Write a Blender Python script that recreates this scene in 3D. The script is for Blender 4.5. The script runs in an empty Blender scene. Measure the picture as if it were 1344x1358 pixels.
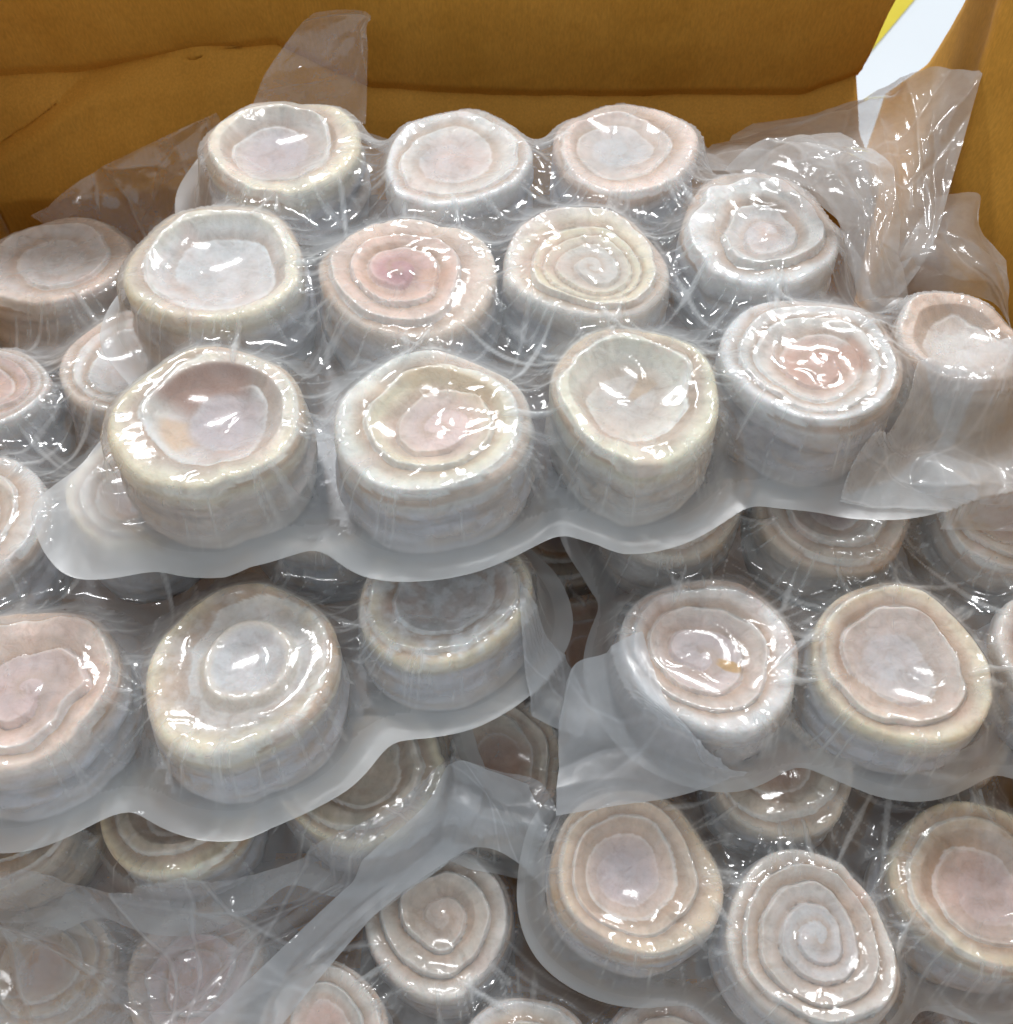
import bpy, math, random
import numpy as np
from mathutils import Vector, Matrix

random.seed(7)
scene = bpy.context.scene
COL = scene.collection

# ------------------------------------------------------------------ camera
CAM = np.array([0.0, 0.0, 0.66])
PITCH = math.radians(57.0)
FPX, CU, CV = 1500.0, 672.0, 679.0
cam_data = bpy.data.cameras.new("camera")
cam = bpy.data.objects.new("camera", cam_data)
COL.objects.link(cam)
cam.location = CAM
cam.rotation_euler = (math.pi / 2 - PITCH, 0, 0)
cam_data.sensor_fit = 'VERTICAL'
cam_data.sensor_height = 36.0
cam_data.lens = 36.0 * FPX / 1358.0
cam_data.clip_start = 0.01
cam_data.clip_end = 50.0
cam_data.dof.use_dof = True
cam_data.dof.focus_distance = 0.53
cam_data.dof.aperture_fstop = 16.0
scene.camera = cam

# ------------------------------------------------------------------ world and lamps (indoor overhead light, hung low to leave the front dimmer)
world = bpy.data.worlds.new("World")
scene.world = world
world.use_nodes = True
bg = world.node_tree.nodes["Background"]
bg.inputs[0].default_value = (0.90, 0.96, 1.0, 1)
bg.inputs[1].default_value = 0.52


def overhead_lamp(name, loc, size, power, aim=(0, 0.35, 0.15)):
    l = bpy.data.lights.new(name, 'AREA')
    l.shape = 'RECTANGLE'
    l.size, l.size_y = size
    l.energy = power
    l.color = (0.98, 0.99, 1.0)
    o = bpy.data.objects.new(name, l)
    COL.objects.link(o)
    o.location = loc
    d = Vector(aim) - Vector(loc)
    o.rotation_euler = d.to_track_quat('-Z', 'Y').to_euler()
    return o


overhead_lamp("overhead_lamp", (-0.42, 1.18, 1.42), (0.36, 0.05), 7.6)
overhead_lamp("overhead_lamp", (0.50, 1.24, 1.42), (0.36, 0.05), 8.0)
overhead_lamp("overhead_lamp", (0.10, 0.75, 1.8), (0.28, 0.05), 2.2)

scene.view_settings.view_transform = 'Standard'
scene.view_settings.look = 'None'
scene.view_settings.gamma = 1.0
scene.view_settings.exposure = 0.28
scene.cycles.transparent_max_bounces = 14
scene.cycles.max_bounces = 6
scene.cycles.diffuse_bounces = 3
scene.cycles.glossy_bounces = 2
scene.cycles.use_adaptive_sampling = True
scene.cycles.adaptive_threshold = 0.045
scene.cycles.transmission_bounces = 6
scene.cycles.caustics_reflective = False
scene.cycles.caustics_refractive = False
scene.cycles.use_denoising = True


# ------------------------------------------------------------------ geometry helpers
def ray(u, v):
    a, b = (u - CU) / FPX, (CV - v) / FPX
    sp, cp = math.sin(PITCH), math.cos(PITCH)
    d = np.array([a, cp + b * sp, -sp + b * cp])
    return d


def at_plane(u, v, point, normal):
    d = ray(u, v)
    t = np.dot(np.asarray(point) - CAM, normal) / np.dot(d, normal)
    return CAM + d * t, t          # t is also the depth along the lens axis


def at_z(u, v, z):
    return at_plane(u, v, (0, 0, z), np.array([0, 0, 1.0]))[0]


def at_y(u, v, y):
    return at_plane(u, v, (0, y, 0), np.array([0, 1.0, 0]))[0]


def hash2(ix, iy, seed):
    n = (ix.astype(np.int64) * 374761393 + iy.astype(np.int64) * 668265263 + seed * 974711) & 0x7fffffff
    n = ((n ^ (n >> 13)) * 1274126177) & 0x7fffffff
    n = n ^ (n >> 16)
    return (n & 0xffff) / 65535.0


def vnoise(x, y, seed=0):
    ix, iy = np.floor(x), np.floor(y)
    fx, fy = x - ix, y - iy
    fx, fy = fx * fx * (3 - 2 * fx), fy * fy * (3 - 2 * fy)
    ix, iy = ix.astype(np.int64), iy.astype(np.int64)
    a, b = hash2(ix, iy, seed), hash2(ix + 1, iy, seed)
    c, d = hash2(ix, iy + 1, seed), hash2(ix + 1, iy + 1, seed)
    return (a * (1 - fx) + b * fx) * (1 - fy) + (c * (1 - fx) + d * fx) * fy


def fbm(x, y, seed=0, octv=4):
    s, a, t = 0.0, 1.0, 0.0
    for k in range(octv):
        s = s + a * vnoise(x * 2 ** k + 13.7 * k, y * 2 ** k - 7.1 * k, seed + k)
        t += a
        a *= 0.5
    return s / t * 2 - 1          # -1..1


def sstep(a, b, x):
    t = np.clip((x - a) / (b - a), 0, 1)
    return t * t * (3 - 2 * t)


def make_mesh(name, verts, faces, mat, normals=None, smooth=True, colors=None):
    verts = np.asarray(verts, dtype=np.float32)
    faces = np.asarray(faces, dtype=np.int32)
    me = bpy.data.meshes.new(name)
    nf, k = faces.shape
    me.vertices.add(len(verts))
    me.vertices.foreach_set("co", verts.ravel())
    me.loops.add(nf * k)
    me.loops.foreach_set("vertex_index", faces.ravel())
    me.polygons.add(nf)
    me.polygons.foreach_set("loop_start", np.arange(0, nf * k, k, dtype=np.int32))
    me.polygons.foreach_set("loop_total", np.full(nf, k, dtype=np.int32))
    me.polygons.foreach_set("use_smooth", np.full(nf, smooth))
    me.update(calc_edges=True)
    me.validate()
    if normals is not None:
        me.normals_split_custom_set_from_vertices(np.asarray(normals, dtype=np.float32).tolist())
    if colors is not None:
        at = me.color_attributes.new("tone", 'FLOAT_COLOR', 'POINT')
        c = np.ones((len(verts), 4), dtype=np.float32)
        c[:, :3] = colors
        at.data.foreach_set("color", c.ravel())
    me.materials.append(mat)
    return me


def link(name, me, parent=None):
    o = bpy.data.objects.new(name, me)
    COL.objects.link(o)
    if parent is not None:
        o.parent = parent
    return o


def tag(o, label, cat, group=None):
    o["label"] = label
    o["category"] = cat
    if group:
        o["group"] = group
    return o


def empty(name, mat4):
    o = bpy.data.objects.new(name, None)
    o.empty_display_size = 0.01
    COL.objects.link(o)
    o.matrix_world = mat4
    return o


# ------------------------------------------------------------------ materials
def new_mat(name):
    m = bpy.data.materials.new(name)
    m.use_nodes = True
    nt = m.node_tree
    nt.nodes.clear()
    out = nt.nodes.new("ShaderNodeOutputMaterial")
    return m, nt, out


def N(nt, typ, **kw):
    n = nt.nodes.new(typ)
    for k, v in kw.items():
        if k.startswith("i_"):
            n.inputs[k[2:].replace("_", " ")].default_value = v
        else:
            setattr(n, k, v)
    return n


def ramp(nt, src, pts):
    r = nt.nodes.new("ShaderNodeValToRGB")
    els = r.color_ramp.elements
    while len(els) < len(pts):
        els.new(0.5)
    for e, (p, c) in zip(els, pts):
        e.position = p
        e.color = c if len(c) == 4 else (*c, 1)
    nt.links.new(src, r.inputs[0])
    return r


def film_material(name, haze_lo, haze_hi, rough, tint=(0.86, 0.90, 0.95), bump=0.25, clear=(0.97, 0.975, 0.985), f0=0.07, scale=1.0, graze=0.3):
    m, nt, out = new_mat(name)
    L = nt.links.new
    geo = N(nt, "ShaderNodeNewGeometry")
    n1 = N(nt, "ShaderNodeTexNoise", i_Scale=55.0 * scale, i_Detail=6.0, i_Roughness=0.62)
    L(geo.outputs["Position"], n1.inputs["Vector"])
    n2 = N(nt, "ShaderNodeTexNoise", i_Scale=420.0 * scale, i_Detail=3.0, i_Roughness=0.6, i_Distortion=0.8)
    L(geo.outputs["Position"], n2.inputs["Vector"])
    mr = N(nt, "ShaderNodeMapRange")
    mr.inputs[1].default_value, mr.inputs[2].default_value = 0.32, 0.72
    mr.inputs[3].default_value, mr.inputs[4].default_value = haze_lo, haze_hi
    L(n1.outputs[0], mr.inputs[0])
    fold = N(nt, "ShaderNodeVertexColor", layer_name="tone")      # where the film is doubled up in a crease
    fs = N(nt, "ShaderNodeSeparateColor")
    L(fold.outputs[0], fs.inputs[0])
    hz = N(nt, "ShaderNodeMath", operation='MULTIPLY_ADD', use_clamp=True)
    L(fs.outputs[0], hz.inputs[0])
    hz.inputs[1].default_value = 0.5
    lwh = N(nt, "ShaderNodeLayerWeight")
    lwh.inputs[0].default_value = 0.5
    ph = N(nt, "ShaderNodeMath", operation='POWER')
    L(lwh.outputs["Facing"], ph.inputs[0])
    ph.inputs[1].default_value = 2.2
    pa = N(nt, "ShaderNodeMath", operation='MULTIPLY_ADD')
    L(ph.outputs[0], pa.inputs[0])
    pa.inputs[1].default_value = graze
    L(mr.outputs[0], pa.inputs[2])
    L(pa.outputs[0], hz.inputs[2])
    # where both films are sealed together the sheet is frosted
    sealed = N(nt, "ShaderNodeMapRange")
    L(fs.outputs[1], sealed.inputs[0])
    sealed.inputs[3].default_value, sealed.inputs[4].default_value = rough, 0.30
    hm_ = N(nt, "ShaderNodeMix", data_type='FLOAT')
    L(fs.outputs[1], hm_.inputs[0])
    L(hz.outputs[0], hm_.inputs[2])
    hm_.inputs[3].default_value = 0.52
    bp = N(nt, "ShaderNodeBump", i_Strength=bump, i_Distance=0.0012)
    L(n2.outputs[0], bp.inputs["Height"])
    tr = N(nt, "ShaderNodeBsdfTransparent")
    tr.inputs[0].default_value = (*clear, 1)
    df = N(nt, "ShaderNodeBsdfDiffuse")
    df.inputs[0].default_value = (*tint, 1)
    tl = N(nt, "ShaderNodeBsdfTranslucent")
    tl.inputs[0].default_value = (*tint, 1)
    md = N(nt, "ShaderNodeMixShader")
    md.inputs[0].default_value = 0.45
    L(df.outputs[0], md.inputs[1])
    L(tl.outputs[0], md.inputs[2])
    m1 = N(nt, "ShaderNodeMixShader")
    L(hm_.outputs[0], m1.inputs[0])
    L(tr.outputs[0], m1.inputs[1])
    L(md.outputs[0], m1.inputs[2])
    gl = N(nt, "ShaderNodeBsdfGlossy")
    L(sealed.outputs[0], gl.inputs["Roughness"])
    gl.inputs[0].default_value = (1, 1, 1, 1)
    L(bp.outputs[0], gl.inputs["Normal"])
    lw = N(nt, "ShaderNodeLayerWeight")
    lw.inputs[0].default_value = 0.5
    L(bp.outputs[0], lw.inputs["Normal"])
    pw = N(nt, "ShaderNodeMath", operation='POWER')
    L(lw.outputs["Facing"], pw.inputs[0])
    pw.inputs[1].default_value = 4.5
    mm = N(nt, "ShaderNodeMath", operation='MULTIPLY_ADD')
    L(pw.outputs[0], mm.inputs[0])
    mm.inputs[1].default_value = 0.55
    mm.inputs[2].default_value = f0
    m2 = N(nt, "ShaderNodeMixShader")
    L(mm.outputs[0], m2.inputs[0])
    L(m1.outputs[0], m2.inputs[1])
    L(gl.outputs[0], m2.inputs[2])
    L(m2.outputs[0], out.inputs[0])
    return m


FILM_BAG = film_material("bag_film", 0.07, 0.25, 0.08, tint=(0.86, 0.89, 0.91), bump=0.035, f0=0.045, graze=0.60)
FILM_FLANGE = film_material("sealed_film", 0.46, 0.56, 0.30, tint=(0.76, 0.79, 0.83), bump=0.04, f0=0.05, graze=0.1)
FILM_LOOSE = film_material("loose_film", 0.19, 0.34, 0.07, tint=(0.86, 0.88, 0.92), bump=0.06, f0=0.07, graze=0.2)
FILM_CLOUDY = film_material("cloudy_film", 0.33, 0.50, 0.09, tint=(0.86, 0.87, 0.88), bump=0.08, f0=0.07, graze=0.2)
FILM_BASE_SHADE = film_material("shade_base_film", 0.58, 0.72, 0.3, tint=(0.15, 0.17, 0.21), bump=0.1)  # real bottom film, but its dark tint stands in for shade between the rolls


def fish_material(name):
    m, nt, out = new_mat(name)
    L = nt.links.new
    at = N(nt, "ShaderNodeVertexColor", layer_name="tone")
    geo = N(nt, "ShaderNodeNewGeometry")
    n1 = N(nt, "ShaderNodeTexNoise", i_Scale=130.0, i_Detail=7.0, i_Roughness=0.65, i_Distortion=0.6)
    L(geo.outputs["Position"], n1.inputs["Vector"])
    n2 = N(nt, "ShaderNodeTexNoise", i_Scale=700.0, i_Detail=4.0, i_Roughness=0.7)
    L(geo.outputs["Position"], n2.inputs["Vector"])
    r1 = ramp(nt, n1.outputs[0], [(0.28, (0.70, 0.64, 0.60)), (0.5, (1, 1, 1)), (0.72, (1.10, 1.10, 1.10))])
    mx = N(nt, "ShaderNodeMix", data_type='RGBA', blend_type='MULTIPLY')
    mx.inputs[0].default_value = 0.75
    L(at.outputs[0], mx.inputs[6])
    L(r1.outputs[0], mx.inputs[7])
    # small dark freckles of skin
    r2 = ramp(nt, n2.outputs[0], [(0.30, (0.55, 0.50, 0.47)), (0.40, (1, 1, 1))])
    mx2 = N(nt, "ShaderNodeMix", data_type='RGBA', blend_type='MULTIPLY')
    mx2.inputs[0].default_value = 0.35
    L(mx.outputs[2], mx2.inputs[6])
    L(r2.outputs[0], mx2.inputs[7])
    b = N(nt, "ShaderNodeBsdfPrincipled", i_Roughness=0.42)
    b.inputs["Subsurface Weight"].default_value = 0.25
    b.inputs["Subsurface Radius"].default_value = (1.0, 0.55, 0.4)
    b.inputs["Subsurface Scale"].default_value = 0.004
    L(mx2.outputs[2], b.inputs["Base Color"])
    bp = N(nt, "ShaderNodeBump", i_Strength=0.6, i_Distance=0.0014)
    L(n1.outputs[0], bp.inputs["Height"])
    bp2 = N(nt, "ShaderNodeBump", i_Strength=0.35, i_Distance=0.0006)
    L(n2.outputs[0], bp2.inputs["Height"])
    L(bp.outputs[0], bp2.inputs["Normal"])
    L(bp2.outputs[0], b.inputs["Normal"])
    L(b.outputs[0], out.inputs[0])
    return m


FISH = fish_material("frozen_fish")


def cardboard_material():
    m, nt, out = new_mat("cardboard")
    L = nt.links.new
    geo = N(nt, "ShaderNodeNewGeometry")
    mp = N(nt, "ShaderNodeMapping")
    mp.inputs["Scale"].default_value = (1.0, 1.0, 0.25)
    L(geo.outputs["Position"], mp.inputs[0])
    n1 = N(nt, "ShaderNodeTexNoise", i_Scale=22.0, i_Detail=6.0, i_Roughness=0.6)
    L(mp.outputs[0], n1.inputs["Vector"])
    n2 = N(nt, "ShaderNodeTexNoise", i_Scale=900.0, i_Detail=3.0)
    L(mp.outputs[0], n2.inputs["Vector"])
    r = ramp(nt, n1.outputs[0], [(0.3, (0.58, 0.285, 0.042)), (0.7, (0.68, 0.345, 0.060))])
    r2 = ramp(nt, n2.outputs[0], [(0.3, (0.86, 0.86, 0.86)), (0.7, (1.08, 1.08, 1.08))])
    mx = N(nt, "ShaderNodeMix", data_type='RGBA', blend_type='MULTIPLY')
    mx.inputs[0].default_value = 1.0
    L(r.outputs[0], mx.inputs[6])
    L(r2.outputs[0], mx.inputs[7])
    wv = N(nt, "ShaderNodeTexWave", bands_direction='X', i_Scale=85.0, i_Distortion=0.3)
    L(geo.outputs["Position"], wv.inputs["Vector"])
    bp = N(nt, "ShaderNodeBump", i_Strength=0.08, i_Distance=0.001)
    L(wv.outputs[0], bp.inputs["Height"])
    b = N(nt, "ShaderNodeBsdfPrincipled", i_Roughness=0.72)
    b.inputs["Specular IOR Level"].default_value = 0.25
    L(mx.outputs[2], b.inputs["Base Color"])
    L(bp.outputs[0], b.inputs["Normal"])
    L(b.outputs[0], out.inputs[0])
    return m


CARD = cardboard_material()


def plain_material(name, color, rough, var=0.08, scale=8.0):
    m, nt, out = new_mat(name)
    L = nt.links.new
    geo = N(nt, "ShaderNodeNewGeometry")
    n1 = N(nt, "ShaderNodeTexNoise", i_Scale=scale, i_Detail=5.0)
    L(geo.outputs["Position"], n1.inputs["Vector"])
    lo = tuple(c * (1 - var) for c in color)
    hi = tuple(min(1, c * (1 + var)) for c in color)
    r = ramp(nt, n1.outputs[0], [(0.3, lo), (0.7, hi)])
    b = N(nt, "ShaderNodeBsdfPrincipled", i_Roughness=rough)
    L(r.outputs[0], b.inputs["Base Color"])
    L(b.outputs[0], out.inputs[0])
    return m


# ------------------------------------------------------------------ setting: floor and box
def grid_faces(nu, nv, off=0):
    i = np.arange(nu - 1)[:, None] * nv + np.arange(nv - 1)[None, :]
    return np.stack([i, i + nv, i + nv + 1, i + 1], -1).reshape(-1, 4) + off


fl = link("floor", make_mesh("floor", [(-4, -3, -0.004), (5, -3, -0.004), (5, 6, -0.004), (-4, 6, -0.004)], [(0, 1, 2, 3)],
                            plain_material("white_floor", (0.66, 0.70, 0.74), 0.5, 0.03, 6)))
fl["kind"] = "structure"

YW = 0.63


def panel(name, P, mat, parent, thick=0.004):
    """closed cardboard sheet from a grid of points P (nu, nv, 3); thickness is laid on the far side of the normal"""
    nu, nv = P.shape[:2]
    du = np.gradient(P, axis=0)
    dv = np.gradient(P, axis=1)
    n = np.cross(du, dv)
    n /= np.linalg.norm(n, axis=-1, keepdims=True) + 1e-12
    A = P.reshape(-1, 3)
    B = (P - n * thick).reshape(-1, 3)
    f = grid_faces(nu, nv)
    k = nu * nv
    fb = f[:, ::-1] + k
    idx = np.arange(k).reshape(nu, nv)
    ring = np.concatenate([idx[:-1, 0], idx[-1, :-1], idx[1:, -1][::-1], idx[0, 1:][::-1]])
    nx = np.roll(ring, -1)
    side = np.stack([nx, ring, ring + k, nx + k], -1)
    me = make_mesh(name, np.concatenate([A, B]), np.concatenate([f, fb, side]), mat)
    return link(name, me, parent)


box = empty("cardboard_box", Matrix.Translation((0, 0.35, 0)))
tag(box, "open brown cardboard carton with creased inner walls holding the vacuum packs", "box")
BOXO = np.array([0, 0.35, 0])


def wall_crease(pts):
    w = [at_y(u, v, YW) for u, v in pts]
    return np.array([p[0] for p in w]), np.array([p[2] for p in w])


c1x, c1z = wall_crease([(-140, 120), (0, 96), (100, 92), (230, 74), (370, 54), (430, 84), (490, 110), (650, 121), (850, 122), (1060, 121), (1140, 92), (1200, 80)])
c2x, c2z = wall_crease([(-140, 230), (0, 172), (60, 142), (115, 108), (180, 84), (260, 60)])


def back_wall():
    nu, nv = 240, 280
    t = np.linspace(0, 1, nu)[:, None]
    s = np.linspace(0, 1, nv)[None, :]
    zz = 0.0 + s * 0.38 + 0 * t
    # the far corner is torn open: the edge of this wall slants
    e = [at_y(u, v, YW) for u, v in ((1130, 140), (1136, 88), (1150, 60), (1173, 0))]
    xr = np.interp(zz, [0, e[0][2] - 0.03] + [q[2] for q in e] + [0.40], [0.26, 0.245] + [q[0] for q in e] + [e[3][0] + 0.03])
    xx = -0.34 + t * (xr + 0.34)
    zc = np.interp(xx, c1x, c1z) + 0.0012 * fbm(xx * 60, zz * 0, 3)
    dz = zz - zc
    d = np.where(dz > 0, 0.50 * np.minimum(dz, 0.010) + 0.10 * np.maximum(dz - 0.012, 0), 1.15 * np.minimum(-dz, 0.014) + 0.55 * np.clip(-dz - 0.014, 0, 0.05))
    d = d + 0.002 * np.exp(-np.abs(dz) / 0.0015)*0
    zc2 = np.interp(xx, c2x, c2z)
    dz2 = zz - zc2
    fade = sstep(-0.145, -0.19, xx)
    d = d + fade * (0.006 * np.exp(-np.abs(dz2) / 0.008) * np.sign(-dz2) * sstep(0, 0.004, np.abs(dz2)))
    d = d + 0.0016 * fbm(xx * 14, zz * 18, 5) + 0.0009 * fbm(xx * 45, zz * 45, 8)
    yy = YW - d
    P = np.stack([xx, yy, zz + 0 * xx], -1) - BOXO
    panel("back_panel", P[::-1], CARD, box)


back_wall()

RWX0, RWX1 = 0.268, 0.285   # right wall: far end, near end


def right_wall():
    nu, nv = 130, 90
    t = np.linspace(0, 1, nu)[:, None]
    s = np.linspace(0, 1, nv)[None, :]
    zz = s * 0.38 + 0 * t
    e = [at_plane(u, v, (RWX0, 0, 0), np.array([1.0, 0, 0]))[0] for u, v in ((1180, 125), (1240, 85), (1290, 0))]
    yf = np.interp(zz, [0] + [q[2] for q in e] + [0.40], [0.68] + [q[1] for q in e] + [e[2][1] - 0.03])
    yy = 0.02 + t * (yf - 0.02)
    d = 0.0022 * fbm(yy * 12, zz * 14, 21) + 0.0006 * fbm(yy * 60, zz * 60, 22)
    # one long buckle running down the wall
    yc = np.interp(zz, [0.1, 0.19, 0.26, 0.33], [0.43, 0.505, 0.535, 0.55])
    d = d + 0.007 * np.exp(-((yy - yc) / 0.016) ** 2) - 0.010 * sstep(0.0, 0.05, yc - yy)
    xx = RWX1 + (RWX0 - RWX1) * t - d
    P = np.stack([xx + 0 * zz, yy, zz], -1) - BOXO
    panel("side_panel", P, CARD, box)


right_wall()


def flat_panel(name, a, b, c, d, n=12):
    a, b, c, d = map(np.array, (a, b, c, d))
    t = np.linspace(0, 1, n)[:, None, None]
    s = np.linspace(0, 1, n)[None, :, None]
    P = (a * (1 - t) + b * t) * (1 - s) + (d * (1 - t) + c * t) * s
    panel(name, P - BOXO, CARD, box)


flat_panel("side_panel", (-0.345, 0.62, 0), (-0.345, 0.02, 0), (-0.345, 0.02, 0.36), (-0.345, 0.62, 0.36))
flat_panel("front_panel", (-0.34, 0.02, 0), (0.28, 0.02, 0), (0.28, 0.02, 0.10), (-0.34, 0.02, 0.10))
flat_panel("base_panel", (-0.34, 0.03, 0.006), (0.265, 0.03, 0.006), (0.25, 0.60, 0.006), (-0.34, 0.60, 0.006))

# yellow strip of tape on the white floor behind the box corner
ya, yb = at_z(1158, 63, 0), at_z(1211, 0, 0)
yd = (yb - ya) / np.linalg.norm(yb - ya)
yn = np.array([-yd[1], yd[0], 0])
q = [ya - yd * 0.3, yb + yd * 0.5, yb + yd * 0.5 + yn * 0.12, ya - yd * 0.3 + yn * 0.12]
mid = sum(q) / 4
qv = [(*(p - mid)[:2], 0) for p in q] + [(*(p - mid)[:2], 0.0008) for p in q]
st = link("floor_tape", make_mesh("floor_tape", qv, [(3, 2, 1, 0), (4, 5, 6, 7), (0, 1, 5, 4), (1, 2, 6, 5), (2, 3, 7, 6), (3, 0, 4, 7)],
                                 plain_material("yellow_tape", (0.62, 0.50, 0.03), 0.45, 0.05, 30), smooth=False))
st.location = (mid[0], mid[1], -0.003)
tag(st, "yellow strip on the white floor seen through the open box corner", "tape")

# ------------------------------------------------------------------ packs
H0 = 0.052                      # height of a fish roll
GX0, GY0, GS = -0.40, -0.05, 0.001
HM = np.full((820, 850), -1.0)  # world height of what already lies there (for draping loose film)


def hm_add(W):
    ix = np.clip(((W[:, 0] - GX0) / GS).astype(int), 0, HM.shape[0] - 1)
    iy = np.clip(((W[:, 1] - GY0) / GS).astype(int), 0, HM.shape[1] - 1)
    np.maximum.at(HM, (ix, iy), W[:, 2])


def hm_dilated():
    m = HM.copy()
    for ax in (0, 1):
        m = np.maximum(m, np.maximum(np.roll(m, 1, ax), np.roll(m, -1, ax)))
    return m


def hm_get(m, W):
    ix = np.clip(((W[..., 0] - GX0) / GS).astype(int), 0, m.shape[0] - 1)
    iy = np.clip(((W[..., 1] - GY0) / GS).astype(int), 0, m.shape[1] - 1)
    return m[ix, iy]


CREAM = (0.82, 0.72, 0.52)
PALE = (0.77, 0.70, 0.63)
WHITE = (0.80, 0.78, 0.76)
BEIGE = (0.66, 0.55, 0.43)
PINK = (0.72, 0.50, 0.42)
ROSE = (0.66, 0.50, 0.47)
BROWN = (0.42, 0.23, 0.14)
MAUVE = (0.55, 0.46, 0.46)
GREY = (0.60, 0.57, 0.56)
SILVER = (0.56, 0.56, 0.60)


class Roll:
    def __init__(s, u, v, w, label, dish=0.6, depth=6, turns=3.2, ridge=2.2, knob=0, rim=CREAM, mid=PALE, cen=MAUVE, h=1.0,
                 tilt=(0, 0), patch=None, side=SILVER, group=None, core=0.6, frost=0.0, coil_on=False, plateau=0):
        s.__dict__.update(locals())
        s.seed = (u * 31 + v * 17 + w) % 9973
        rnd = random.Random(s.seed)
        s.rot = rnd.uniform(0, 6.28)
        s.ph = [rnd.uniform(0, 6.28) for _ in range(6)]
        s.hh = H0 * h
        s.off = [rnd.uniform(-1, 1) for _ in range(12)]
        s.sgn = rnd.choice((-1, 1))
        s.tail = rnd.uniform(0.03, 0.075)
        s.ecc = rnd.uniform(0.03, 0.15)
        s.bulge = rnd.uniform(0.005, 0.06)
        s.tilt = (tilt[0] + rnd.uniform(-0.05, 0.05), tilt[1] + rnd.uniform(-0.05, 0.05))
        s.warp = np.cumsum([0] + [rnd.uniform(0.55, 1.45) for _ in range(6)])
        s.warp = s.warp / s.warp[-1]

    def Rt(s, th):
        return s.R * (1 + 0.040 * np.sin(2 * th + s.ph[0]) + 0.024 * np.sin(3 * th + s.ph[1]) + 0.012 * np.sin(5 * th + s.ph[2]) - 0.012 - s.tail * s.saw(th))

    def saw(s, th):
        a = np.mod(s.sgn * th + s.rot, 2 * np.pi) / (2 * np.pi)
        return np.where(a < 0.03, 1 - a / 0.03, (a - 0.03) / 0.97)

    def warp_xy(s, rho, th):
        k = s.ecc * (1 - rho * rho)
        x, y = rho * np.cos(th) - k * math.cos(s.ph[5]), rho * np.sin(th) - k * math.sin(s.ph[5])
        return np.hypot(x, y), np.arctan2(y, x)

    def spiral(s, rho, th):
        a = np.mod(s.sgn * th + s.rot, 2 * np.pi) / (2 * np.pi)
        wob = 0.10 * np.sin(2 * th + s.ph[3]) + 0.07 * np.sin(3 * th + s.ph[4])
        g = np.interp(1 - rho, np.linspace(0, 1, 7), s.warp)
        x, y = rho * np.cos(th), rho * np.sin(th)
        nz = 0.22 * fbm(x * 2.6 + s.seed, y * 2.6, s.seed + 70, 2) * sstep(1.0, 0.85, rho)
        return np.maximum(g * s.turns * 1.25 + a + wob * rho * (1 - rho) * 3.5 + nz, 0)

    def top(s, rho, th):
        """height of the roll's upper side over its base"""
        rho0, th0 = rho, th
        rho, th = s.warp_xy(rho, th)
        sp = s.spiral(rho, th)
        k = np.floor(sp)
        f = sp - k
        prof = (1 - 0.72 * f) * sstep(0.0, 0.13, f)
        offs = np.take(np.array(s.off), np.clip(k.astype(int), 0, 11)) * 0.0011
        # soften steps of the height offsets across the grooves
        z = s.hh + (prof - 1) * s.ridge * 0.0015 * (sstep(0.10, 0.45, rho) if s.coil_on else sstep(s.dish * 0.55, s.dish * 1.0, rho)) + offs * prof * sstep(s.dish * 0.5, s.dish, rho)
        dd = s.depth * 0.001 * (1.1 if s.coil_on else 1.5)
        q = np.clip(rho / s.dish, 0, 1)
        z = z - dd * (1 - q ** 3.4) ** 1.1
        if s.plateau:
            z = z + s.plateau * 0.001 * (sstep(0.54, 0.44, rho) - 0.75 * sstep(0.42, 0.12, rho))
        if s.knob:
            z = z + s.knob * 0.001 * np.exp(-(rho / 0.28) ** 2)
        rho, th = rho0, th0
        z = z + 0.0016 * np.sin(2 * th + s.ph[1]) * rho ** 3 + 0.0009 * np.sin(5 * th + s.ph[2]) * rho ** 6
        e = np.clip((rho - 0.90) / 0.10, 0, 1)
        z = z - 0.0045 * (1 - np.sqrt(np.clip(1 - e * e, 0, 1)))
        x, y = rho * np.cos(th) * s.R, rho * np.sin(th) * s.R
        z = z + x * s.tilt[0] + y * s.tilt[1] + 0.0010 * fbm(x * 90 + 5, y * 90, s.seed, 3)
        return z

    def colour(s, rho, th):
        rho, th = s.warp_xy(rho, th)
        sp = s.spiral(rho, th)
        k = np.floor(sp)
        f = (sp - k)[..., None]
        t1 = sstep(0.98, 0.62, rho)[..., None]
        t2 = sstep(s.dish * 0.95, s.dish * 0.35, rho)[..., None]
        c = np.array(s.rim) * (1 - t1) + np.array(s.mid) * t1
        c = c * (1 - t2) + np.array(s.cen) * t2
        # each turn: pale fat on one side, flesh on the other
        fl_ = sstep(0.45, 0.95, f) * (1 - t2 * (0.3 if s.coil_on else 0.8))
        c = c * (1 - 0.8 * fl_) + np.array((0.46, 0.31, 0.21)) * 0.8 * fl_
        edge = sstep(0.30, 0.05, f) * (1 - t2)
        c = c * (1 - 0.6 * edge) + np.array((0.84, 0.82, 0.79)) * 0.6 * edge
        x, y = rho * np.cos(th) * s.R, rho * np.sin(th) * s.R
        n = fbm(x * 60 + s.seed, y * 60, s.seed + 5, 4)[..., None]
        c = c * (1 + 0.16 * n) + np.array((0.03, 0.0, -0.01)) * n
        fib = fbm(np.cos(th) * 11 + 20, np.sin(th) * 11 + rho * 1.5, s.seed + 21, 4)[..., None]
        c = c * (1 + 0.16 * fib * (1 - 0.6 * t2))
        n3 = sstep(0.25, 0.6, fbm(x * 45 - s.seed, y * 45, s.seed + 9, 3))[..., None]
        c = c * (1 - 0.35 * n3) + np.array(PINK) * 0.35 * n3
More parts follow.
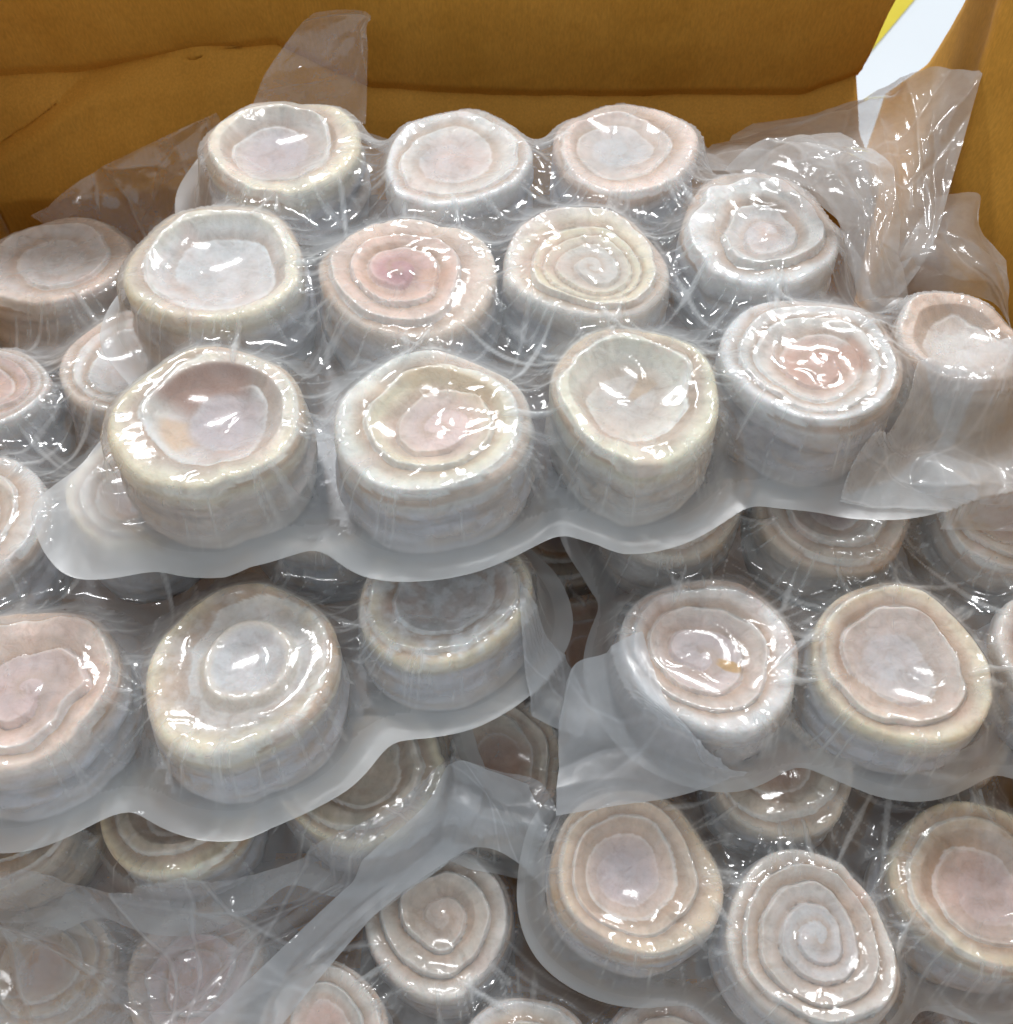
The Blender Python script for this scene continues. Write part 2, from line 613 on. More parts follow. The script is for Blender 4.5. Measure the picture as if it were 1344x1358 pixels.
        if s.frost:
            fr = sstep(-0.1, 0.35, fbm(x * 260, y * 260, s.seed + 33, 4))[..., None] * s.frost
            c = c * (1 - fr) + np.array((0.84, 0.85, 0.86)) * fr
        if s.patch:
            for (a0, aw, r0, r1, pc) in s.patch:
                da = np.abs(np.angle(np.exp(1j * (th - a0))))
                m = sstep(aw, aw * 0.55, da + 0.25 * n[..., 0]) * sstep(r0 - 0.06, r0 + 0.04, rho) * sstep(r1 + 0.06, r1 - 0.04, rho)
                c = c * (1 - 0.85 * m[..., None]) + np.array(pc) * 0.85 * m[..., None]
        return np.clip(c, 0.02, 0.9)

    def build(s, bag):
        NT = 132
        th = np.linspace(0, 2 * np.pi, NT, endpoint=False)
        rc = s.core
        M = Matrix(bag.mat4) @ Matrix.Translation((s.x, s.y, 0))
        root = empty("fish_roll", M)
        tag(root, s.label, "fish roll", s.group or bag.group)
        s.root = root

        def surf(rhos):
            T, Rr = np.meshgrid(th, rhos)
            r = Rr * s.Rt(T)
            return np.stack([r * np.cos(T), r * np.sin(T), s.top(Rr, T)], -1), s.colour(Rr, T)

        def ring_normals(V):
            d0 = np.gradient(V, axis=0)
            d1 = np.roll(V, -1, 1) - np.roll(V, 1, 1)
            n = np.cross(d0, d1)
            return n / (np.linalg.norm(n, axis=-1, keepdims=True) + 1e-12)

        def wrap_faces(nr, flip=False):
            i = np.arange(nr - 1)[:, None] * NT
            j = np.arange(NT)[None, :]
            jn = (j + 1) % NT
            f = np.stack([i + j, i + NT + j, i + NT + jn, i + jn], -1).reshape(-1, 4)
            return f

        # outer wrap: top ring, then the silver side, then the underside rim
        rh = np.concatenate([np.linspace(rc, 0.86, 20), 0.86 + 0.14 * np.sin(np.linspace(0, np.pi / 2, 8)[1:])])
        V, C = surf(np.concatenate([[rc - 0.03], rh]))
        zt = V[-1, :, 2]
        ns = 18
        sv, scol = [], []
        for q in np.linspace(0, 1, ns + 1)[1:]:
            z = zt * (1 - q)
            led = 0
            for j in range(3):
                lv = 0.25 + 0.25 * j + 0.06 * np.sin(th + s.ph[j]) + 0.05 * np.sin(2 * th + s.ph[j + 2])
                led = led + (0.0024 * (1 if j % 2 else -1)) * sstep(lv - 0.03, lv + 0.03, q)
            r = s.Rt(th) * (1 + 0.01 * math.sin(math.pi * q) + s.bulge * float(sstep(0.12, 0.30, np.float64(q))) - 0.06 * max(0, q - 0.85) / 0.15) + led * math.sin(math.pi * q) ** 0.5 + 0.0008 * fbm(th * 6, np.full(NT, q * 9.0), s.seed + 3)
            sv.append(np.stack([r * np.cos(th), r * np.sin(th), z], -1))
            nz = fbm(np.cos(th) * 3 + 7, np.sin(th) * 3 + q * 7, s.seed + 4)
            nb = fbm(th * 1.2, np.full(NT, q * 10.0), s.seed + 14, 3)
            c = np.array(s.side)[None, :] * (1 + 0.32 * nb[:, None])
            m = sstep(0.0, 0.4, nz)[:, None] * 0.65
            c = c * (1 - m) + np.array((0.52, 0.40, 0.29)) * m
            dk = sstep(0.15, 0.45, fbm(th * 2.0 + 9, np.full(NT, q * 16.0), s.seed + 19, 3))[:, None] * 0.5
            c = c * (1 - dk) + np.array((0.27, 0.25, 0.25)) * dk
            b = np.clip(1 - q / 0.22, 0, 1)
            c = c * (1 - b) + np.array(s.rim)[None, :] * 0.92 * b
            scol.append(np.clip(c, 0.05, 0.85))
        sv.append(np.stack([0.2 * s.R * np.cos(th), 0.2 * s.R * np.sin(th), 0 * th], -1))
        scol.append(scol[-1])
        V = np.concatenate([V, np.array(sv)])
        C = np.concatenate([C, np.array(scol)])
        Nn = ring_normals(V)[1:]
        V, C = V[1:], C[1:]
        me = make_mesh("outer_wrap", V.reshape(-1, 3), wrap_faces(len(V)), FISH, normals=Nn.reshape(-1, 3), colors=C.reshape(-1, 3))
        s.wrap = link("outer_wrap", me, root)
        # inner coil
        rh = np.concatenate([[0.02], np.linspace(0.05, rc, 30)])
        V, C = surf(np.concatenate([rh, [rc + 0.03]]))
        Nn = ring_normals(V)[:-1]
        V, C = V[:-1], C[:-1]
        Nn = np.concatenate([Nn, Nn[-1:]])
        low = V[-1:].copy()
        low[..., 2] -= 0.02
        V = np.concatenate([V, low])
        C = np.concatenate([C, C[-1:]])
        Vf, Cf = V.reshape(-1, 3), C.reshape(-1, 3)
        # close the eye of the coil
        f = wrap_faces(len(V))
        half = NT // 2
        j = np.arange(half - 1)
        eye = np.stack([j, j + 1, NT - 2 - j, NT - 1 - j], -1)
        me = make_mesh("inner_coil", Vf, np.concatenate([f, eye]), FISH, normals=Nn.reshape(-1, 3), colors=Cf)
        s.coil = link("inner_coil", me, root)


class Bag:
    def __init__(s, label, group, zt, yref, sy, sx, rolls, flange=0.016, droop=0.7, zf=0.019, extra=None, cell=0.0010, crinkle=1.0, join=0.15, spill=None):
        s.__dict__.update(locals())
        n = np.array([-sx, -sy, 1.0])
        n /= np.linalg.norm(n)
        ex = np.array([1, 0, sx]) / math.hypot(1, sx)
        ey = np.cross(n, ex)
        s.R3 = np.stack([ex, ey, n], 1)
        top0 = np.array([0, yref, zt])
        s.O = top0 - n * H0
        m = np.eye(4)
        m[:3, :3] = s.R3
        m[:3, 3] = s.O
        s.mat4 = [list(r) for r in m]
        s.n = n
        for r in rolls:
            P, t = at_plane(r.u, r.v, s.O + n * r.hh, n)
            l = s.R3.T @ (P - s.O)
            r.x, r.y = l[0], l[1]
            r.R = r.w / 2 * t / FPX
        # keep rolls of one pack from running into each other
        for _ in range(60):
            for i, a in enumerate(rolls):
                for b in rolls[:i]:
                    dx, dy = a.x - b.x, a.y - b.y
                    d = math.hypot(dx, dy)
                    gap = 1.03 * (a.R + b.R) + 0.001 - d
                    if gap > 0:
                        q = gap * 0.5 / d
                        a.x += dx * q
                        a.y += dy * q
                        b.x -= dx * q
                        b.y -= dy * q

    def world(s, L):
        return L @ s.R3.T + s.O

    def sdf(s, X, Y, k=0.0065):
        acc = 0
        best = np.full(X.shape, 9.0)
        for r in s.rolls:
            th = np.arctan2(Y - r.y, X - r.x)
            d = np.hypot(X - r.x, Y - r.y) - r.Rt(th)
            best = np.minimum(best, d)
            acc = acc + np.exp(-np.clip(d, -0.2, 0.6) / k)
        return best, -k * np.log(acc)

    def inside(s, X, Y):
        m = np.zeros(X.shape, bool)
        R = s.rolls
        for i in range(len(R)):
            for j in range(i):
                a, b = R[i], R[j]
                vx, vy = b.x - a.x, b.y - a.y
                D = math.hypot(vx, vy)
                if D - a.R - b.R > 0.028:
                    continue
                t = np.clip(((X - a.x) * vx + (Y - a.y) * vy) / D ** 2, 0, 1)
                m |= np.hypot(X - a.x - t * vx, Y - a.y - t * vy) < 0.50 * min(a.R, b.R)
        for i in range(len(R)):
            for j in range(i):
                for k in range(j):
                    a, b, c = R[i], R[j], R[k]
                    if max(math.hypot(a.x - b.x, a.y - b.y), math.hypot(c.x - b.x, c.y - b.y), math.hypot(a.x - c.x, a.y - c.y)) > s.join:
                        continue
                    def cr(p, q):
                        return (q.x - p.x) * (Y - p.y) - (q.y - p.y) * (X - p.x)
                    d1, d2, d3 = cr(a, b), cr(b, c), cr(c, a)
                    m |= ((d1 >= 0) & (d2 >= 0) & (d3 >= 0)) | ((d1 <= 0) & (d2 <= 0) & (d3 <= 0))
        return m

    def solve(s, x0, x1, y0, y1, cell, Z0=None, its=150):
        xs = np.arange(x0, x1, cell)
        ys = np.arange(y0, y1, cell)
        X, Y = np.meshgrid(xs, ys, indexing='ij')
        best, sm = s.sdf(X, Y)
        ins = s.inside(X, Y)
        wide = s.sdf(X, Y, 0.016)[1] + 0.005
        obs = np.full(X.shape, 0.30 * H0)
        for r in s.rolls:
            dx, dy = X - r.x, Y - r.y
            th = np.arctan2(dy, dx)
            rho = np.hypot(dx, dy) / r.Rt(th)
            m = rho <= 1.0 + 0.0034 / r.R
            z = np.full(X.shape, -1.0)
            z[m] = r.top(np.minimum(rho[m], 1.0), th[m]) + 0.0005
            obs = np.maximum(obs, z)
        M0 = 0.0125
        fixed = (~ins) & (wide > M0)
        fz = s.zf - s.droop * np.clip(sm - M0, 0, 1)
        p = np.where(best < -0.010, 30.0, np.where(best < 0, 55.0, 75.0)) * cell * cell
        if Z0 is None:
            Z = np.where(best < 0.004, H0, 0.5 * H0)
        else:
            zx, zy, ZZ = Z0
            fx = np.clip((xs - zx[0]) / (zx[1] - zx[0]), 0, len(zx) - 1.001)
            fy = np.clip((ys - zy[0]) / (zy[1] - zy[0]), 0, len(zy) - 1.001)
            ix, iy = fx.astype(int), fy.astype(int)
            ax, ay = (fx - ix)[:, None], (fy - iy)[None, :]
            Z = (ZZ[np.ix_(ix, iy)] * (1 - ax) * (1 - ay) + ZZ[np.ix_(ix + 1, iy)] * ax * (1 - ay) + ZZ[np.ix_(ix, iy + 1)] * (1 - ax) * ay + ZZ[np.ix_(ix + 1, iy + 1)] * ax * ay)
        for _ in range(its):
            A = Z.copy()
            A[1:-1, 1:-1] = 0.25 * (Z[2:, 1:-1] + Z[:-2, 1:-1] + Z[1:-1, 2:] + Z[1:-1, :-2]) - p[1:-1, 1:-1] * 0.25
            A = np.maximum(A, obs)
            A[fixed] = fz[fixed]
            Z = A
        return xs, ys, X, Y, Z, best, sm, ins, fixed, obs

    def build(s):
        s.root = empty("vacuum_bag", Matrix(s.mat4))
        tag(s.root, s.label, "vacuum bag", "clear vacuum bags of fish rolls")
        for r in s.rolls:
            r.build(s)
        pad = max(0.032, s.flange + 0.016)
        x0 = min(r.x - r.R for r in s.rolls) - pad
        x1 = max(r.x + r.R for r in s.rolls) + pad
        y0 = min(r.y - r.R for r in s.rolls) - pad
        y1 = max(r.y + r.R for r in s.rolls) + pad
        c = s.cell
        a = s.solve(x0, x1, y0, y1, c * 4, None, 260)
        a = s.solve(x0, x1, y0, y1, c * 2, (a[0], a[1], a[4]), 110)
        xs, ys, X, Y, Z, best, sm, ins, fixed, obs = s.solve(x0, x1, y0, y1, c, (a[0], a[1], a[4]), 45)
        soft = sstep(0.002, 0.006, best)
        for _ in range(14):
            A = Z.copy()
            A[1:-1, 1:-1] = 0.25 * (Z[2:, 1:-1] + Z[:-2, 1:-1] + Z[1:-1, 2:] + Z[1:-1, :-2])
            Z = Z + (np.maximum(A, obs) - Z) * soft
        seed = int(abs(s.O[0] * 1e4 + s.O[2] * 1e5)) + len(s.rolls) * 7
        rnd = random.Random(seed)
        # wrinkles drawn out from each roll
        wr = 0
        fold = 0
        for r in s.rolls:
            dx, dy = X - r.x, Y - r.y
            th = np.arctan2(dy, dx)
            d = np.hypot(dx, dy) - r.R
            win = sstep(-0.014, -0.001, d) * sstep(0.018, 0.005, d)
            n = np.abs(fbm(th * 6.5 + r.seed, d * 26, r.seed + 40, 2))
            wr = wr + win * (np.exp(-n * 11)) * 0.0008 * sstep(-0.3, 0.4, fbm(X * 30, Y * 30, r.seed + 44, 2))
            fold = fold + 0.7 * win * np.exp(-n * 26)
            win2 = sstep(0.004, -0.012, d)
            n = np.abs(fbm(X * 42 + r.seed, Y * 42, r.seed + 60, 2))
            wr = wr + win2 * np.exp(-n * 30) * 0.0003
            fold = fold + 0.25 * win2 * np.exp(-n * 40)
        Z = Z + wr * s.crinkle
        # straight creases pulled between neighbours
        R = s.rolls
        for i in range(len(R)):
            for j in range(i):
                D = math.hypot(R[i].x - R[j].x, R[i].y - R[j].y)
                if D > 0.14:
                    continue
                for q in range(rnd.choice((1, 2, 2, 3))):
                    o1, o2 = rnd.uniform(-0.6, 0.6), rnd.uniform(-0.6, 0.6)
                    a0 = math.atan2(R[j].y - R[i].y, R[j].x - R[i].x)
                    k1, k2 = rnd.uniform(0.55, 0.95), rnd.uniform(0.6, 0.95)
                    p1 = (R[i].x + R[i].R * k1 * math.cos(a0 + o1), R[i].y + R[i].R * k1 * math.sin(a0 + o1))
                    p2 = (R[j].x - R[j].R * k2 * math.cos(a0 - o2), R[j].y - R[j].R * k2 * math.sin(a0 - o2))
                    vx, vy = p2[0] - p1[0], p2[1] - p1[1]
                    ll = math.hypot(vx, vy)
                    t = ((X - p1[0]) * vx + (Y - p1[1]) * vy) / ll ** 2
                    dd = np.abs((X - p1[0]) * vy - (Y - p1[1]) * vx) / ll + 0.0006 * np.sin(t * 7 + q)
                    fold = fold + rnd.choice((0.25, 0.5, 0.9)) * np.exp(-(dd / 0.0008) ** 2) * sstep(0, 0.25, t) * sstep(1, 0.75, t)
                    Z = Z + 0.0016 * s.crinkle * np.exp(-np.abs(dd) / 0.0008) * sstep(0, 0.25, t) * sstep(1, 0.75, t)
        rimline = np.exp(-((best + 0.0012) / 0.0011) ** 2) * sstep(-0.25, 0.5, fbm(X * 55, Y * 55, seed + 30, 3))
        fold = np.clip(fold + 0.5 * rimline, 0, 1).ravel()
        seal = (sstep(0.003, 0.009, best) * sstep(0.74 * H0, 0.18 * H0, Z) * (~ins)).ravel()
        seal = np.where(fixed.ravel(), np.maximum(seal, sstep(0.006, 0.0125, best.ravel())), seal)
        Z = Z + 0.00055 * s.crinkle * fbm(X * 140, Y * 140, seed, 3) * sstep(-0.002, 0.006, best)
        Z = np.maximum(Z, obs)
        # flange waves and outline
        wid = s.flange * (1 + 0.22 * fbm(X * 16, Y * 16, seed + 3, 2))
        if s.extra is not None:
            Wd = s.world(np.stack([X, Y, Z], -1).reshape(-1, 3)).reshape(*X.shape, 3)
            wid = wid + s.extra(Wd[..., 0], Wd[..., 1])
        ff = sstep(0.006, 0.014, best) * (~ins)
        Z = Z + ff * (0.0024 * fbm(X * 30, Y * 30, seed + 8, 2) + 0.00015 * fbm(X * 110, Y * 110, seed + 9, 2))
        out = (sm - wid)
        out[ins] = np.minimum(out[ins], -0.004)
        gx, gy = np.gradient(out, c)
        g2 = gx * gx + gy * gy + 1e-9
        keepv = out < 0
        mv = (~keepv) & (out < 3 * c)
        Xm = np.where(mv, X - gx / g2 * out, X)
        Ym = np.where(mv, Y - gy / g2 * out, Y)
        L = np.stack([Xm, Ym, Z], -1)
        W = s.world(L.reshape(-1, 3)).reshape(L.shape)
        # the flange and slack film lie on what is under them
        m = hm_dilated()
        hz = hm_get(m, W) + 0.0012
        free = (best > 0.005)
        W[..., 2] = np.where(free, np.maximum(W[..., 2], np.minimum(hz, W[..., 2] + 0.03)), W[..., 2])
        zz = W[..., 2]
        fr = sstep(0.005, 0.010, best)
        for _ in range(8):
            A = zz.copy()
            A[1:-1, 1:-1] = 0.25 * (zz[2:, 1:-1] + zz[:-2, 1:-1] + zz[1:-1, 2:] + zz[1:-1, :-2])
            zz = zz + (A - zz) * fr
        W[..., 2] = zz
        du = np.gradient(W, axis=0)
        dv = np.gradient(W, axis=1)
        Nn = np.cross(du, dv)
        Nn /= np.linalg.norm(Nn, axis=-1, keepdims=True) + 1e-12
        F = grid_faces(*X.shape)
        kv = keepv.ravel()
        cnt = kv[F].sum(1)
        ok = (cnt >= 1) & ((kv | mv.ravel())[F].all(1))
        F = F[ok]
        Xf, Yf = X.ravel()[F].mean(1), Y.ravel()[F].mean(1)
        owner = np.full(len(F), -1)
        core = np.zeros(len(F), bool)
        for i, r in enumerate(s.rolls):
            th = np.arctan2(Yf - r.y, Xf - r.x)
            rho = np.hypot(Xf - r.x, Yf - r.y) / r.Rt(th)
            mine = rho < 1.0 + 0.0060 / r.R
            owner[mine] = i
            core[mine] = rho[mine] < r.core
        bf = best.ravel()[F].mean(1)
        isf = (owner < 0) & fixed.ravel()[F].any(1) & (bf > 0.0065)
        Wf, Nf = W.reshape(-1, 3), Nn.reshape(-1, 3)
        used = np.unique(F)
        hm_add(Wf[used])

        def piece(name, sel, mat, parent, origin):
            if not sel.any():
                return None
            f = F[sel]
            u, inv = np.unique(f, return_inverse=True)
            v = (Wf[u] - origin) @ s.R3
            nn = Nf[u] @ s.R3
            return link(name, make_mesh(name, v, inv.reshape(-1, 4), mat, normals=nn, colors=np.stack([fold[u], seal[u], 0 * seal[u]], -1)), parent)

        for i, r in enumerate(s.rolls):
            org = s.O + s.R3 @ np.array([r.x, r.y, 0])
            piece("film", (owner == i) & core, FILM_BAG, r.coil, org)
            piece("film", (owner == i) & ~core, FILM_BAG, r.wrap, org)
        piece("stretched_film", (owner < 0) & ~isf, FILM_BAG, s.root, s.O)
        piece("seal_flange", isf, FILM_BAG, s.root, s.O)
        # bottom film under the rolls, with the gap shade put into its tint
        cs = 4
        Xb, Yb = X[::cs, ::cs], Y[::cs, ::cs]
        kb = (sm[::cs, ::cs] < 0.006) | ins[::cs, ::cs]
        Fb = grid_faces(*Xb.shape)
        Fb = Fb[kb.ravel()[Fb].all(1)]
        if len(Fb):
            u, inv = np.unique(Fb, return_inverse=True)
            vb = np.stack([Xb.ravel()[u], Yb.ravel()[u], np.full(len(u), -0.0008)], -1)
            link("shade_base_film", make_mesh("shade_base_film", vb, inv.reshape(-1, 4)[:, ::-1], FILM_BASE_SHADE, colors=np.zeros((len(u), 3))), s.root)


# ------------------------------------------------------------------ loose film sheets (parts of a bag)
def catmull(P, n):
    """P (k, ..., 3) -> (n, ..., 3)"""
    k = P.shape[0]
    Q = np.concatenate([2 * P[:1] - P[1:2], P, 2 * P[-1:] - P[-2:-1]])
    t = np.linspace(0, k - 1 - 1e-6, n)
    i = t.astype(int)
    f = (t - i).reshape(-1, *([1] * (P.ndim - 1)))
    p0, p1, p2, p3 = Q[i], Q[i + 1], Q[i + 2], Q[i + 3]
    return 0.5 * (2 * p1 + (p2 - p0) * f + (2 * p0 - 5 * p1 + 4 * p2 - p3) * f ** 2 + (3 * p1 - p0 - 3 * p2 + p3) * f ** 3)


def loose_sheet(bag, net, mat, n=(120, 120), folds=14, amp=0.003, fine=0.0008, seed=1, drape=True, sharp=0.004, name="loose_film", hem=0.0):
    P = []
    for row in net:
        r = []
        for (u, v, z) in row:
            r.append(at_y(u, v, -z) if z < 0 else at_z(u, v, z))     # negative: depth plane, positive: height
        P.append(r)
    P = np.array(P)
    G = catmull(P, n[0])
    G = np.swapaxes(catmull(np.swapaxes(G, 0, 1), n[1]), 0, 1)
    du, dv = np.gradient(G, axis=0), np.gradient(G, axis=1)
    nn = np.cross(du, dv)
    nn /= np.linalg.norm(nn, axis=-1, keepdims=True) + 1e-12
    lu = np.linalg.norm(du, axis=-1).mean() * n[0]
    lv = np.linalg.norm(dv, axis=-1).mean() * n[1]
    S, T = np.meshgrid(np.linspace(0, lu, n[0]), np.linspace(0, lv, n[1]), indexing='ij')
    rnd = random.Random(seed)
    d = np.zeros(S.shape)
    fold = np.zeros(S.shape)
    for _ in range(folds):
        a = rnd.uniform(0, math.pi)
        cx, cy = rnd.uniform(0, lu), rnd.uniform(0, lv)
        wx = 0.006 * fbm(S * 22 + cx * 90, T * 22, seed + 77, 2)
        dist = wx + (S - cx) * math.cos(a) + (T - cy) * math.sin(a)
        along = -(S - cx) * math.sin(a) + (T - cy) * math.cos(a)
        wdt = rnd.uniform(0.5, 1.6) * sharp * 2.5
        ln = rnd.uniform(0.2, 0.7) * max(lu, lv)
        fold += rnd.choice((0, 0.15, 0.4)) * np.exp(-(dist / 0.0009) ** 2) * np.exp(-(along / ln) ** 2)
        d += rnd.choice((-1, 1)) * amp * np.exp(-np.sqrt(dist ** 2 + 0.0004 ** 2) / wdt) * np.exp(-(along / ln) ** 2)
    rid = np.abs(fbm(S * 40, T * 40, seed + 2, 3))
    d += fine * (1 - rid * 3) + 0.5 * fine * fbm(S * 130, T * 130, seed + 4, 3)
    G = G + nn * d[..., None]
    if hem:
        e = fbm(np.arange(n[0]) * 0.09, np.zeros(n[0]), seed + 6, 3)[:, None] * hem
        G[:, :, :] += dv * 0
    if drape:
        m = hm_dilated()
        hz = hm_get(m, G) + 0.0015
        need = np.maximum(G[..., 2], np.minimum(hz, G[..., 2] + 0.05))
        for _ in range(6):
            b = need.copy()
            b[1:-1, 1:-1] = 0.25 * (need[2:, 1:-1] + need[:-2, 1:-1] + need[1:-1, 2:] + need[1:-1, :-2])
            need = np.maximum(b, need)
        G[..., 2] = need
    W = G.reshape(-1, 3)
    hm_add(W)
    V = (W - bag.O) @ bag.R3
    F = grid_faces(*n)
    a, b, c = W[F[:, 0]], W[F[:, 1]], W[F[:, 2]]
    if np.cross(b - a, c - a)[:, 2].mean() < 0:
        F = F[:, ::-1]
    return link(name, make_mesh(name, V, F, mat, colors=np.stack([np.clip(fold, 0, 1).ravel(), np.zeros(fold.size), np.zeros(fold.size)], -1)), bag.root)


# ------------------------------------------------------------------ the packs, lowest first
PI = math.pi

bagE = Bag("low clear bag with grey spiral rolls at the bottom edge, under loose film", "fish rolls in the low bag at the bottom edge", 0.095, 0.14, 0.0, 0.0, [
    Roll(570, 1222, 212, "grey-brown fish roll with open spiral at the bottom edge, below a diagonal film edge", coil_on=True, dish=0.45, depth=7, turns=2.6, ridge=4.0, knob=6, rim=PALE, mid=(0.62, 0.52, 0.43), cen=(0.58, 0.46, 0.38), tilt=(0.0, 0.10)),
    Roll(436, 1352, 180, "fish roll cut off by the bottom edge, left of the open grey spiral", dish=0.6, depth=4, rim=PALE, cen=PINK),
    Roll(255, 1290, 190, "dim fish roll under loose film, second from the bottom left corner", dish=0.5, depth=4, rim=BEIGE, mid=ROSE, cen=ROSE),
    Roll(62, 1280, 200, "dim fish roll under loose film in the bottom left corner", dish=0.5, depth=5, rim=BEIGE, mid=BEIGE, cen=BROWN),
    Roll(712, 1412, 190, "fish roll at the bottom edge between the open grey spiral and the lower right bag", rim=GREY, mid=BEIGE, cen=BEIGE),
    Roll(880, 1412, 190, "fish roll cut by the bottom edge below the tan-rimmed roll", rim=GREY, mid=BEIGE, cen=BEIGE),
], flange=0.015, droop=1.8)
bagH = Bag("low clear bag with one roll in the bottom right corner", "fish rolls in the bottom right corner", 0.085, 0.14, 0.0, 0.0, [
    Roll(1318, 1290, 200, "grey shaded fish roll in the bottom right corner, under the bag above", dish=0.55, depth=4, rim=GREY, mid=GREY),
], flange=0.015)
bagG = Bag("dark clear bag deep in the gap at the centre of the pile", "fish rolls deep in the central gap", 0.118, 0.22, 0.0, 0.0, [
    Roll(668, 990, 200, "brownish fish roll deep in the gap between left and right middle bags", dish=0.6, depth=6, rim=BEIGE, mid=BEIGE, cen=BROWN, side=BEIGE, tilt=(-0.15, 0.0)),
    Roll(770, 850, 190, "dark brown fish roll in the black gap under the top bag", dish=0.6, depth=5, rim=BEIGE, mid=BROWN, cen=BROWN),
    Roll(752, 712, 190, "added fish roll covering lit cardboard at the back of the dark gap under the top bag", rim=BEIGE, mid=BEIGE),  # added roll, hides lit cardboard so the gap stays dark
], flange=0.014, droop=1.6)
bagD = Bag("clear bag with two yellowish rolls and a big loose film at lower left", "fish rolls in the lower left bag", 0.132, 0.2, 0.0, 0.0, [
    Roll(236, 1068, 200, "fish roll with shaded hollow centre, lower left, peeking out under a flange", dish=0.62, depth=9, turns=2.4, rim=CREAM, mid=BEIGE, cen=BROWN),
    Roll(478, 1012, 230, "glossy yellowish fish roll with glints, lower left bag, beside the gap", dish=0.62, depth=7, turns=3, rim=CREAM, mid=BEIGE, cen=BEIGE),
    Roll(10, 1075, 200, "fish roll at the left edge under the grey flange, mostly hidden", rim=BEIGE, side=BEIGE),
], flange=0.017, droop=1.8)
bagF = Bag("clear bag of large rolls filling the lower right", "fish rolls in the lower right bag", 0.142, 0.16, 0.03, 0.0, [
    Roll(845, 1158, 232, "tan-rimmed fish roll with a smooth mauve centre, lower right, nearest the central gap", dish=0.66, depth=6, turns=3.4, ridge=1.8, rim=(0.76, 0.60, 0.42), mid=(0.66, 0.50, 0.38), cen=MAUVE, tilt=(0.05, 0.05)),
    Roll(1080, 1245, 240, "flat fish roll with clear concentric rings, bottom right, between two others", coil_on=True, dish=0.8, depth=3, turns=3.6, ridge=3.2, rim=PALE, mid=(0.68, 0.58, 0.50), cen=GREY),
    Roll(1298, 1145, 235, "fish roll with cream rim and pinkish centre cut by the right edge, lower right", dish=0.7, depth=5, turns=2.6, rim=CREAM, mid=(0.62, 0.50, 0.42), cen=ROSE),
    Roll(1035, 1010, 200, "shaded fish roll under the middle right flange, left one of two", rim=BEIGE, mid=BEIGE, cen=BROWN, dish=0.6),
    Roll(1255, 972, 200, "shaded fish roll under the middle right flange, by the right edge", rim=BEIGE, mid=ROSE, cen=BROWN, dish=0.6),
], flange=0.016, droop=2.0)
bagB = Bag("clear bag of fish rolls along the left edge, under the top bag", "fish rolls in the left bag", 0.198, 0.30, -0.12, 0.0, [
    Roll(70, 342, 205, "grey-topped fish roll in the upper left, beside loose film and the carton wall", dish=0.7, depth=2, turns=2.2, ridge=2, rim=(0.76, 0.62, 0.52), mid=GREY, cen=GREY, side=(0.62, 0.52, 0.46)),
    Roll(158, 478, 195, "pale fish roll half hidden left of the top bag, second row", dish=0.62, depth=5, rim=PALE, mid=WHITE, cen=GREY),
    Roll(-14, 510, 180, "pinkish fish roll cut by the left edge, second from the carton wall", dish=0.5, depth=3, rim=WHITE, mid=ROSE, cen=PINK),
    Roll(176, 640, 190, "fish roll peeking out behind the folded corner of the top bag", dish=0.6, rim=CREAM),
    Roll(-45, 690, 225, "fish roll with thin white rings cut by the left edge, halfway up", dish=0.6, depth=4, turns=3, rim=WHITE, mid=PALE, cen=MAUVE),
    Roll(18, 900, 268, "large pink-ringed fish roll at the left edge with a deep groove", coil_on=True, dish=0.66, depth=3, turns=2.2, ridge=4.2, rim=(0.82, 0.66, 0.55), mid=(0.80, 0.62, 0.54), cen=ROSE),
    Roll(322, 878, 272, "frosted fish roll with a round hollow centre, front of the left bag", dish=0.86, depth=4, turns=1.4, ridge=1.2, plateau=5.5, rim=CREAM, mid=(0.50, 0.42, 0.35), cen=GREY, core=0.54, h=0.94, frost=0.28, patch=[(0.0, 6.4, 0.40, 0.52, (0.78, 0.70, 0.60))]),
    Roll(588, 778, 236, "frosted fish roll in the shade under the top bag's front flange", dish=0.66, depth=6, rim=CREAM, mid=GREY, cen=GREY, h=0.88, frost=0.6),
    Roll(425, 640, 215, "fish roll of the left bag showing only a sliver under the top bag's front flange", rim=BEIGE, mid=ROSE),
], flange=0.0200, droop=2.2)
bagC = Bag("clear bag of pale pink fish rolls at middle right, under the top bag", "fish rolls in the middle right bag", 0.196, 0.25, 0.08, 0.0, [
    Roll(945, 850, 240, "pink-grey fish roll with an orange speck in its centre, middle right", coil_on=True, dish=0.72, depth=5, turns=2.6, ridge=2.6, rim=WHITE, mid=(0.70, 0.58, 0.50), cen=(0.66, 0.55, 0.53), patch=[(-0.5, 0.16, 0.22, 0.46, (0.60, 0.33, 0.06))], side=(0.58, 0.55, 0.56)),
    Roll(1200, 848, 236, "pale fish roll with a smooth milky centre, middle right, second from the gap", dish=0.7, depth=4, turns=2.8, ridge=2.4, rim=CREAM, mid=(0.74, 0.60, 0.52), cen=(0.62, 0.56, 0.55)),
    Roll(1415, 850, 225, "fish roll cut by the right edge at middle height", rim=PALE, mid=ROSE),
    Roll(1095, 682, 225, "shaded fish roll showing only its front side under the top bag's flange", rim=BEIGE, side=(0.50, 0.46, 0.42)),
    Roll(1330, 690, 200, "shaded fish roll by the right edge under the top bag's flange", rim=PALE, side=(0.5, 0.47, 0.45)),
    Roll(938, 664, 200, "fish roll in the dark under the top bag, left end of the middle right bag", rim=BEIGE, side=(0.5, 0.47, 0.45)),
], flange=0.0175, droop=2.2)


